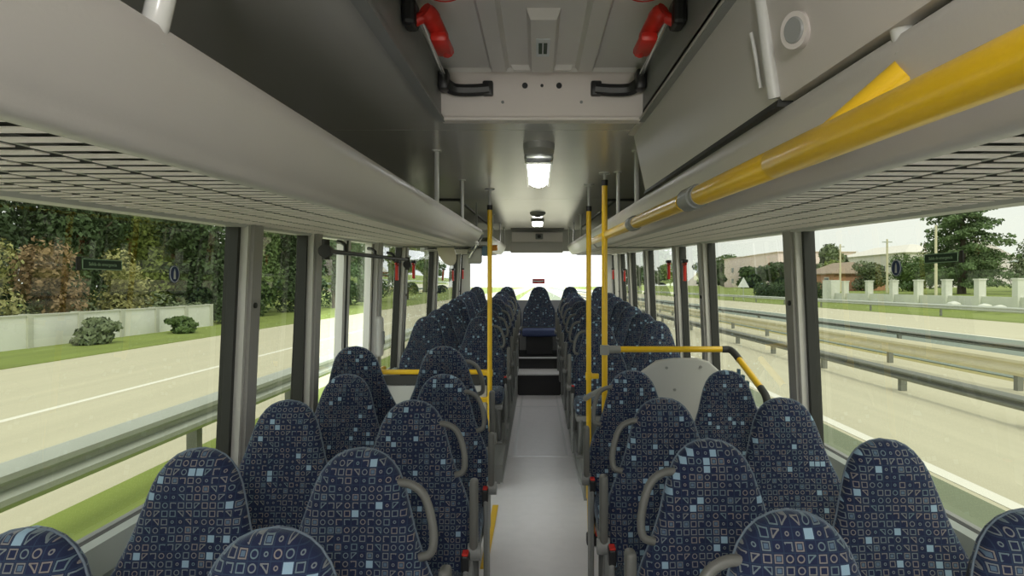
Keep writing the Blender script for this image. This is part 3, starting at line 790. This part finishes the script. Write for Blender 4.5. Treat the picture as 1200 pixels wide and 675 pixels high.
bm = bmesh.new(); tube(bm, [(.0, .02, .05), (.0, .02, .6)], .01, 8); obj('hanger', bm, 'greyplastic', sg)

# ------------------------------------------------------------------ stickers on the panes
def letters(txt, parent, size, m, loc, rot, name='lettering'):
    cu = bpy.data.curves.new(name, 'FONT'); cu.body = txt; cu.size = size; cu.align_x = 'CENTER'; cu.align_y = 'CENTER'; cu.extrude = .0002
    cu.materials.append(M[m]); o = bpy.data.objects.new(name, cu); C.objects.link(o); o.parent = parent; o.location = loc; o.rotation_euler = rot
    me = o.to_mesh().copy(); me.name = name; bpy.data.objects.remove(o); me.materials.clear(); me.materials.append(M[m])
    o = bpy.data.objects.new(name, me); C.objects.link(o); o.parent = parent; o.location = loc; o.rotation_euler = rot; return o
for s, y0, z, w in ((-1, 1.755, 1.560, 'left'), (1, 1.915, 1.586, 'right')):
    x = wx(s, z)+s*.033
    t = thing('exit_sticker', 'narrow dark green sticker on the nearest %s window' % w, 'sticker', (x, y0, z), 'window stickers')
    sg_ = -s                     # faces the aisle
    bm = bmesh.new(); box(bm, *sorted((0, sg_*.001)), -.075, .085, -.0155, .0155, 0)
    obj('backing', bm, 'green', t)
    bm = bmesh.new()
    for a in ((-.075, .085, .0125, .0145), (-.075, .085, -.0145, -.0125), (-.075, -.073, -.0145, .0145), (.083, .085, -.0145, .0145)):
        box(bm, *sorted((sg_*.001, sg_*.0016)), *a)
    obj('border', bm, 'greenedge', t)
    bm = bmesh.new(); box(bm, *sorted((0, sg_*.002)), -.098, -.082, -.018, .018); obj('end_block', bm, 'black', t)
    letters('Salida de emergencia', t, .0135, 'greenedge', (sg_*.0018, .005, 0), (PI/2, 0, PI/2 if s < 0 else -PI/2))
    z2 = 1.54 if s < 0 else 1.562; yy = 2.11 if s < 0 else 2.16
    t = thing('round_sticker', 'small round blue sticker on the nearest %s window' % w, 'sticker', (wx(s, z2)+s*.033, yy, z2), 'window stickers')
    bm = bmesh.new(); disc(bm, (0, 0, 0), (sg_, 0, 0), .030, .001, 28); obj('disc', bm, 'blue', t)
    bm = bmesh.new(); tube(bm, [(sg_*.001, .027*math.cos(2*PI*k/28), .027*math.sin(2*PI*k/28)) for k in range(29)], .0012, 6); obj('ring', bm, 'white', t)
    bm = bmesh.new(); rings(bm, [[(q, -.006, -.017), (q, .006, -.017), (q, .0045, .008), (q, .0, .018), (q, -.0045, .008)] for q in (sg_*.001, sg_*.0018)]); obj('symbol', bm, 'white', t)
t = thing('rear_window_sign', 'small red and white sign on the rear window above the middle bench seat', 'sign', (.03, YR+.03, 1.575))
bm = bmesh.new(); box(bm, -.10, .10, 0, .004, -.04, .04); obj('plate', bm, 'red', t)
bm = bmesh.new(); box(bm, -.08, .08, -.002, 0, -.012, .010); obj('band', bm, 'white', t)

# ------------------------------------------------------------------ outdoors
G = -.35
bm = bmesh.new(); box(bm, -400, 400, -60, 900, G-1.2, G-.02); struct('ground', bm, 'verge')
def strip(name, x0, x1, m, z=0, y0=-30, y1=600, kind='structure'):
    bm = bmesh.new(); box(bm, x0, x1, y0, y1, G-.03, G+z); return struct(name, bm, m)
strip('road_right', 1.9, 9.2, 'asphalt'); strip('road_under_bus', -2.4, 1.9, 'asphalt', .001)
strip('road_dark_strip', 1.9, 3.85, 'asphalt3', .003); strip('road_far_lane', 9.6, 16.5, 'asphalt2', .002); strip('road_far_shoulder', 16.5, 24., 'asphalt', .001)  # first strip: darker green-grey band of ground beside the bus
strip('road_left', -11.8, -3.9, 'asphalt', .002)
strip('grass_verge_left', -3.9, -2.4, 'grass', .003); strip('grass_left', -17, -11.8, 'grass', .02); strip('ground_under_trees', -60, -17, 'grass', .03)
for i, (x, w) in enumerate(((4.0, .16), (16.4, .18), (-7.3, .13), (12.2, .12))): 
    o = strip('road_line', x-w/2, x+w/2, 'paint', .006)
# verge and rising bank on the right
bm = bmesh.new()
rings(bm, [[(24, y, G-.05), (24, y, G+.01), (29, y, G+.05), (34, y, .75), (120, y, 1.6), (120, y, G-.05)] for y in (-20, 600)])
struct('terrain_right', bm, 'grass')

def guardrail(label, x, y0, y1, top, m, post_step=2., h=.31, posts=True, face=1):
    t = thing('guardrail', label, 'guardrail', (x, y0, G), 'road guardrails')
    prof = [(0, 0), (.03, .02), (.075, .06), (.075, .10), (.02, .14), (.02, .17), (.075, .21), (.075, .25), (.03, .29), (0, .31)]
    prof = [(face*a, top-h+b*h/.31) for a, b in prof]; pr = prof + [(a-face*.006, b) for a, b in prof[::-1]]
    bm = bmesh.new(); rings(bm, [[(a, y, b) for a, b in pr] for y in (0, y1-y0)]); obj('beam', bm, m, t, 30)
    y = 1.
    n = 0
    while posts and y < y1-y0 and n < 40:
        bm = bmesh.new(); box(bm, *sorted((-face*.11, -face*.006)), y-.05, y+.05, 0, top-.05); obj('post', bm, 'steel2', t); y += post_step; n += 1
    return t
guardrail('steel guardrail beside the left windows', -3.35, -2, 90, .74, 'steel', 2.4)
guardrail('lower cream guardrail on the median seen through the right windows', 8.45, -2, 160, .62, 'creamrail', 4., .36, True, -1)
guardrail('dark weathered guardrail nearest the right windows', 6.4, -2, 120, .40, 'steel2', 3., .2, True, -1)
guardrail('pale steel guardrail at the far edge of the opposite road, right', 24.6, 5, 260, .74, 'steel', 8., .31, True, -1)
guardrail('slim grey rail along the middle of the opposite lanes, right', 11.0, 0, 200, .5, 'steel2', 6., .14, True, -1)

def quadcloud(bm, blobs, n, size, flat=.0, rnd=random):
    for _ in range(n):
        c, r = rnd.choice(blobs)
        d = Vector((rnd.gauss(0, 1), rnd.gauss(0, 1), rnd.gauss(0, 1))).normalized()
        p = Vector(c)+Vector((d.x*r[0], d.y*r[1], d.z*r[2]))*(rnd.random()**.28)
        nrm = (d+Vector((rnd.gauss(0, .6), rnd.gauss(0, .6), rnd.gauss(0, .6)))).normalized()
        a = nrm.orthogonal().normalized(); b = nrm.cross(a)
        th = rnd.random()*PI; a, b = a*math.cos(th)+b*math.sin(th), b*math.cos(th)-a*math.sin(th)
        s = size*rnd.uniform(.6, 1.3)
        v = [bm.verts.new(p+q) for q in (a*s, b*s*.55, -a*s, -b*s*.55)]
        bm.faces.new(v)
def tree(name, label, x, y, z, h, r, m, n=1500, size=.3, low=.25, group=None, seed=0, trunk=.12):
    rnd = random.Random(seed)
    t = thing(name, label, 'tree' if h > 3 else 'bush', (x, y, z), group)
    bm = bmesh.new(); tube(bm, [(0, 0, -.1), (rnd.uniform(-.1, .1), 0, h*.35), (rnd.uniform(-.2, .2), rnd.uniform(-.2, .2), h*.75)], [trunk, trunk*.75, trunk*.3], 8)
    for k in range(4):
        a = rnd.random()*2*PI; tube(bm, [(0, 0, h*(.3+.08*k)), (math.cos(a)*r*.6, math.sin(a)*r*.6, h*(.5+.09*k))], [trunk*.5, trunk*.15], 6)
    obj('trunk', bm, 'bark', t, True)
    blobs = []
    for k in range(9):
        a = rnd.random()*2*PI; q = rnd.random()*.6*r; zz = h*(low+(1-low)*rnd.uniform(.15, .85))
        blobs.append(((math.cos(a)*q, math.sin(a)*q, zz), (r*.55, r*.55, h*(1-low)*.24)))
    bm = bmesh.new(); quadcloud(bm, blobs, n, size, rnd=rnd)
    obj('crown', bm, LEAF[m], t); return t
# left: dense trees behind the white wall
LT = [(-20, 5.5, 8.5, 3.0, 'dark'), (-19, 9.5, 9, 3.2, 'mid'), (-21, 14, 9, 3.6, 'dark'), (-20, 18.5, 8.5, 2.8, 'mid'), (-22, 23, 9.5, 3.6, 'dark'), (-21, 28, 8, 3.2, 'dark'),
      (-20, 33, 7.5, 2.8, 'light'), (-22, 38, 8, 3.5, 'dark'), (-20, 45, 8.5, 3.6, 'mid'), (-19, 52, 8.0, 3.6, 'dark'), (-18, 60, 9, 4., 'dark'), (-20, 70, 9, 4.2, 'mid'), (-17, 82, 9, 4.2, 'light'),
      (-28, 12, 12, 4.5, 'dark'), (-29, 22, 12, 4.5, 'mid'), (-30, 33, 11, 4.5, 'dark'), (-30, 46, 11, 5, 'dark'),  ]
kinds = {'dark': 'dark green leafy tree', 'mid': 'mid green leafy tree', 'light': 'pale green leafy tree'}
for i, (x, y, h, r, m) in enumerate(LT):
    where = ('behind the white wall, number %d from the front' % (i+1))
    words = ['first', 'second', 'third', 'fourth', 'fifth', 'sixth', 'seventh', 'eighth', 'ninth', 'tenth', 'eleventh', 'twelfth', 'thirteenth']
    if i < 13: lab = '%s in the front row outside the left windows, %s towards the rear' % (kinds[m], words[i])
    elif i < 17: lab = 'tall %s, back row outside the left windows, %s towards the rear' % (kinds[m], words[i-13])
    else: lab = 'distant %s by the road beyond the left door, %s one' % (kinds[m], words[i-17])
    tree('leafy_tree', lab, x, y, G, h, r, m, 13000 if i < 13 else 8000, .125, .06 if i < 13 else .2, 'trees outside the left windows', i+1, .18)
for i, (x, y, h, r, m) in enumerate(((-17.6, 33, 7.5, 2.6, 'dark'), (-17.2, 38.5, 7, 2.6, 'mid'), (-17, 44.5, 7.5, 2.8, 'dark'), (-16.6, 51, 7, 2.8, 'dark'))):
    tree('leafy_tree', '%s nearest the road past the white wall, %s of four' % (kinds[m], words[i]), x, y, G, h, r, m, 11000, .125, .04, 'trees past the white wall', 200+i, .16)
BU = [(-16.7, 18.2, 3.1, 1.3, 'yellow', 'yellowish bush over the near end of the white wall'), (-16.8, 21.4, 3.5, 1.35, 'orange', 'rust coloured bush behind the white wall'), (-16.7, 24.8, 3.3, 1.3, 'yellow', 'dry yellow bush behind the white wall'),
      (-13.9, 19.6, .8, .7, 'grey', 'grey green shrub against the middle of the white wall'), (-13.8, 24.2, .6, .7, 'mid', 'low green shrub at the foot of the white wall'), (-14.6, 30.6, 1.9, 1.4, 'dark', 'dark bush at the far end of the white wall')]
for i, (x, y, h, r, m, lab) in enumerate(BU):
    tree('leafy_bush', lab, x, y, G, h, r, m, 2500, .09, .05, 'bushes along the white wall', 50+i, .04)
hb = thing('tall_hedge', 'tall dense hedge closing the view behind the left trees', 'hedge', (-33, 0, G))
bm = bmesh.new(); quadcloud(bm, [((0, 4.*k, 3.4), (1.6, 3.2, 3.6)) for k in range(22)], 16000, .34, rnd=random.Random(9)); obj('foliage', bm, LEAF['dark'], hb)
lh = thing('low_hedge', 'low olive hedge right behind the white wall', 'hedge', (-17.3, 3, G))
bm = bmesh.new(); quadcloud(bm, [((0, 1.6*k, .55), (.5, 1.3, .75+.25*math.sin(k*1.7))) for k in range(20)], 9000, .10, rnd=random.Random(10)); obj('foliage', bm, LEAF['grey'], lh)
# white garden wall
wl = thing('garden_wall', 'low white garden wall with panels beyond the left road', 'wall', (-15., 4, G))
bm = bmesh.new(); box(bm, -.1, .1, 0, 24.5, 0, .95); obj('panel', bm, 'wallwhite', wl)
for k in range(13):
    bm = bmesh.new(); box(bm, -.14, .16, 2.04*k-.1, 2.04*k+.1, 0, 1.02); obj('pillar', bm, 'walldark', wl)
bm = bmesh.new(); box(bm, -.13, .13, -.05, 24.55, .95, 1.0); obj('coping', bm, 'walldark', wl)

# right: fence, pines, houses
fw = thing('garden_fence_wall', 'low white wall with white pillars beyond the opposite road, right', 'wall', (31, 35, .35))
bm = bmesh.new(); box(bm, -.12, .12, 0, 32, -.4, .42); obj('low_wall', bm, 'wallwhite', fw)
for k, y in enumerate((0, 5, 8.5, 12, 15.5, 19, 23, 27.5)):
    bm = bmesh.new(); box(bm, -.3, .2, y-.25, y+.25, -.4, 1.55); box(bm, -.35, .25, y-.3, y+.3, 1.55, 1.65); obj('pillar', bm, 'wallwhite', fw)
bm = bmesh.new(); box(bm, -.5, .4, 29.5, 31.5, -.4, 1.75); obj('gate_pier', bm, 'wallwhite', fw)
hd = thing('hedge', 'dark clipped hedge left of the white pillars, right side', 'hedge', (31, 69, .35))
bm = bmesh.new(); quadcloud(bm, [((0, k*2.2, .5), (.8, 1.8, 1.2)) for k in range(9)], 5000, .16); obj('foliage', bm, LEAF['dark'], hd)
# big spreading fir
ft = thing('spreading_fir', 'large spreading fir tree beside the white pillars, right side', 'tree', (37.5, 55, .6))
bm = bmesh.new(); tube(bm, [(0, 0, -.2), (.1, 0, 5), (0, 0, 10)], [.38, .24, .05], 10); obj('trunk', bm, 'bark', ft, True)
bm = bmesh.new(); rnd = random.Random(5)
for k in range(46):
    f = (k+.5)/46; z = .9+9.9*f; Rr = 4.3*(1-f)**.62+.25; a = k*2.4
    for q in range(3):
        aa = a+q*2.1+rnd.uniform(-.3, .3); L_ = Rr*rnd.uniform(.65, 1.1)
        blobs = [((math.cos(aa)*L_*u, math.sin(aa)*L_*u, z+.25*u-.35*u*u), (.55, .55, .20)) for u in (.25, .5, .75, 1)]
        quadcloud(bm, blobs, 150, .15, rnd=rnd)
obj('crown', bm, LEAF['fir'], ft)
RT = [(40, 45.0, 6.5, 2.6, 'mid', 'bushy tree at the right edge behind the fir'), (45, 66, 5.0, 2.8, 'grey', 'grey green tree left of the big fir'), (44, 73, 4.8, 2.8, 'mid', 'mid green tree behind the white pillars'), (43, 80, 4.2, 2.6, 'grey', 'rounded olive tree behind the gate pier'),
      (48, 100, 5., 2.6, 'light', 'pale tree behind the brick house'), (50, 62, 5.6, 3.0, 'grey', 'loose tree behind the round blue sticker'), (55, 140, 6.5, 5, 'dark', 'dark round tree before the pink building, right one'), (54, 157, 5.5, 4, 'dark', 'dark round tree before the pink building, left one'), (60, 128, 9, 3.4, 'grey', 'slender grey tree right of the pink building'),
      (70, 235, 12, 7, 'mid', 'far tree left of the pink building'), (52, 190, 8, 6, 'dark', 'far dark tree seen beyond the middle right windows'), (44, 205, 8, 6, 'mid', 'far mid green tree behind the road sign'), (38, 230, 8, 7, 'dark', 'far dark clump beyond the rear right windows'),
      (60, 70, 6.2, 4, 'mid', 'wide tree in the back behind the round sticker'), (58, 82, 6., 4, 'grey', 'wide grey green tree behind the slim poles'), (60, 95, 6.4, 4, 'mid', 'wide tree behind the brick house roof')]
for i, (x, y, h, r, m, lab) in enumerate(RT):
    tree('leafy_tree', lab, x, y, .5, h, r, m, 4000, .17 if y < 100 else .5, .08, 'trees outside the right windows', 80+i, .2)
# far treeline in the rear on both sides
for i, (x, y, h) in enumerate(((-26, 150, 8), (-31, 185, 9), (-36, 230, 9))):
    tree('leafy_tree', 'far dark tree beyond the raised left seats, %s towards the rear' % ('first', 'second', 'third')[i], x, y, G, h, 6, 'dark', 1200, .9, .05, 'far trees outside the left windows', 120+i, .3)

def house(name, label, x, y, z, w, d, h, m, roofh, rm, wins, hip=True):
    t = thing(name, label, 'building', (x, y, z))
    bm = bmesh.new(); box(bm, 0, w, 0, d, -.6, h); obj('wall', bm, m, t)
    bm = bmesh.new(); o = .4
    rings(bm, [[(-o, -o, h), (w+o, -o, h), (w+o, d+o, h), (-o, d+o, h)], [(-o, -o, h+.12), (w+o, -o, h+.12), (w+o, d+o, h+.12), (-o, d+o, h+.12)], [(w*.45, d*.25, h+roofh), (w*.55, d*.25, h+roofh), (w*.55, d*.75, h+roofh), (w*.45, d*.75, h+roofh)]])
    obj('roof', bm, rm, t)
    for fy, fz, ww, hh in wins:
        bm = bmesh.new(); box(bm, -.06, .02, fy, fy+ww, fz, fz+hh); f = obj('window', bm, 'whitewall', t)
        bm = bmesh.new(); box(bm, -.09, -.05, fy+.1, fy+ww-.1, fz+.1, fz+hh-.1); obj('pane', bm, 'darkwin', f)
    return t
house('apartment_building', 'large pinkish building beyond the second right window', 62, 160, 0, 20, 46, 10.2, 'pinkwall', .6, 'pinkwall', [(4+8*k, 2.2+3.4*j, 2.2, 1.6) for k in range(5) for j in range(2)])
house('brick_house', 'small brick house with tiled roof beyond the white gate pier', 40, 84, .6, 7, 9, 2.5, 'brick', 1.7, 'rooftile', [(1.2, .8, 1.4, 1.3), (5.2, .8, 1.6, 1.3)])
house('white_house', 'long pale house with low roof right of the pink building', 70, 118, 1.5, 10, 26, 6.3, 'whitewall', 2., 'whitewall', [(2+5*k, 2.5, 2, 1.6) for k in range(4)])
house('grey_roof_house', 'low house with grey green roof at the right edge', 52, 56, 1., 8, 12, 3., 'whitewall', 1.6, 'sill', [(2, 1, 1.5, 1.2), (7, 1, 1.5, 1.2)])
# warning sign, power poles, sand heap
sn = thing('warning_sign', 'white triangular road sign before the pink building', 'sign', (26.2, 79, 0))
bm = bmesh.new(); tube(bm, [(0, 0, -.4), (0, 0, 2.4)], .05, 8); obj('post', bm, 'steel', sn)
bm = bmesh.new(); rings(bm, [[(-.75, y, 1.3), (.75, y, 1.3), (0, y, 2.6)] for y in (-.06, -.02)]); obj('plate', bm, 'white', sn)
for k, (x, y, h, lab) in enumerate(((33, 51.5, 6.2, 'pale slim pole in front of the big fir'), (36, 64, 6.0, 'pale slim pole behind the white pillars'), (38, 78, 6.4, 'pale slim pole beside the gate pier'))):
    t = thing('utility_pole', lab, 'pole', (x, y, .3), 'utility poles')
    bm = bmesh.new(); tube(bm, [(0, 0, -.5), (0, 0, h)], [.13, .09], 10); obj('shaft', bm, 'creamrail', t, True)
    bm = bmesh.new(); box(bm, -.5, .5, -.05, .05, h-.35, h-.25); obj('crossarm', bm, 'steel', t)
bm = bmesh.new(); rr = []
for k in range(6):
    f = k/5; rr.append([((1.8*math.cos(a)*(1-f**1.5)+.02*math.cos(a)), 1.6*math.sin(a)*(1-f**1.5)+.02*math.sin(a), 1.3*f-.2) for a in [2*PI*j/18 for j in range(18)]])
rings(bm, rr); o = obj('sand_heap', bm, 'bale', None, True); o.location = (34, 40.5, .75); tag(o, 'pinkish heap of sand on the bank at the right edge', 'heap')
RK = [(29.5, 41, .28), (29.8, 44.5, .36), (29, 39, .25)]
rk0 = None
for k, (x, y, s_) in enumerate(RK):
    if rk0 is None:
        bm = bmesh.new(); bmesh.ops.create_icosphere(bm, subdivisions=3, radius=1)
        rn = random.Random(3)
        for v in bm.verts: v.co = Vector((v.co.x*1.5, v.co.y*1.1, v.co.z*.6))*(1+.12*math.sin(5*v.co.x+2)*math.cos(4*v.co.y)+rn.uniform(-.03, .03))
        rk0 = obj('pale_boulder', bm, 'wallwhite', None, True); q = rk0
    else: q = rk0.copy(); C.objects.link(q)
    q.location = (x, y, .1+s_*.2); q.scale = (s_, s_, s_); q.rotation_euler = (0, 0, k*1.3)
    tag(q, 'pale boulder on the grassy bank at right, %s' % ('middle one', 'farthest one', 'nearest one')[k], 'boulder', 'pale boulders on the bank')
# distant hills
bm = bmesh.new(); rr = []
N = 60
ridge = [(140+380*k/N, 620-480*k/N, 24+9*math.sin(k*.37)+5*math.sin(k*.9+1)) for k in range(N+1)]
for dx, dz in ((0, -2.), (25, .55), (60, 1.), (140, -2.)):
    rr.append([(x+dx, y+dx*.6, (z*dz if dz > 0 else -3)) for x, y, z in ridge])
rings(bm, rr, False, 0, False); struct('hills', bm, 'hill', smooth=True)

# ------------------------------------------------------------------ light
w = bpy.data.worlds.new('overcast'); S.world = w; w.use_nodes = True
n = w.node_tree; bg = n.nodes['Background']
tc = n.nodes.new('ShaderNodeTexCoord'); ns = n.nodes.new('ShaderNodeTexNoise'); ns.inputs['Scale'].default_value = 2.2; ns.inputs['Detail'].default_value = 4
mp = n.nodes.new('ShaderNodeMapping'); mp.inputs['Scale'].default_value = (1, 1, 3)
n.links.new(tc.outputs['Generated'], mp.inputs['Vector']); n.links.new(mp.outputs['Vector'], ns.inputs['Vector'])
mx = n.nodes.new('ShaderNodeMix'); mx.data_type = 'RGBA'; mx.inputs[6].default_value = (.84, .90, .95, 1); mx.inputs[7].default_value = (1, .99, .96, 1)
n.links.new(ns.outputs['Fac'], mx.inputs[0]); n.links.new(mx.outputs[2], bg.inputs['Color'])
bg.inputs['Strength'].default_value = 2.6
sun = bpy.data.lights.new('sun', 'SUN'); sun.energy = 3.8; sun.angle = math.radians(20); sun.color = (1, .95, .85)
so = bpy.data.objects.new('sun', sun); C.objects.link(so); so.rotation_euler = (math.radians(38), math.radians(18), 0)
# added fill light without a fixture, behind the viewer, brightens the front cabin
def lamp(y, e, x=0.01, drop=.13):
    a = bpy.data.lights.new('front_fill_light', 'POINT'); a.shadow_soft_size = .07; a.energy = e; a.color = (1, .965, .94)
    o = bpy.data.objects.new('front_fill_light', a); C.objects.link(o); o.location = (x, y, roof(DZ, y)-drop); return o
lamp(-.5, 30, .01, .2)

S.view_settings.view_transform = 'Standard'; S.view_settings.look = 'None'
S.view_settings.gamma = 1; S.view_settings.use_curve_mapping = False
S.view_settings.exposure = 0
S.cycles.max_bounces = 8; S.cycles.transparent_max_bounces = 16; S.cycles.use_denoising = True
S.cycles.sample_clamp_indirect = 6
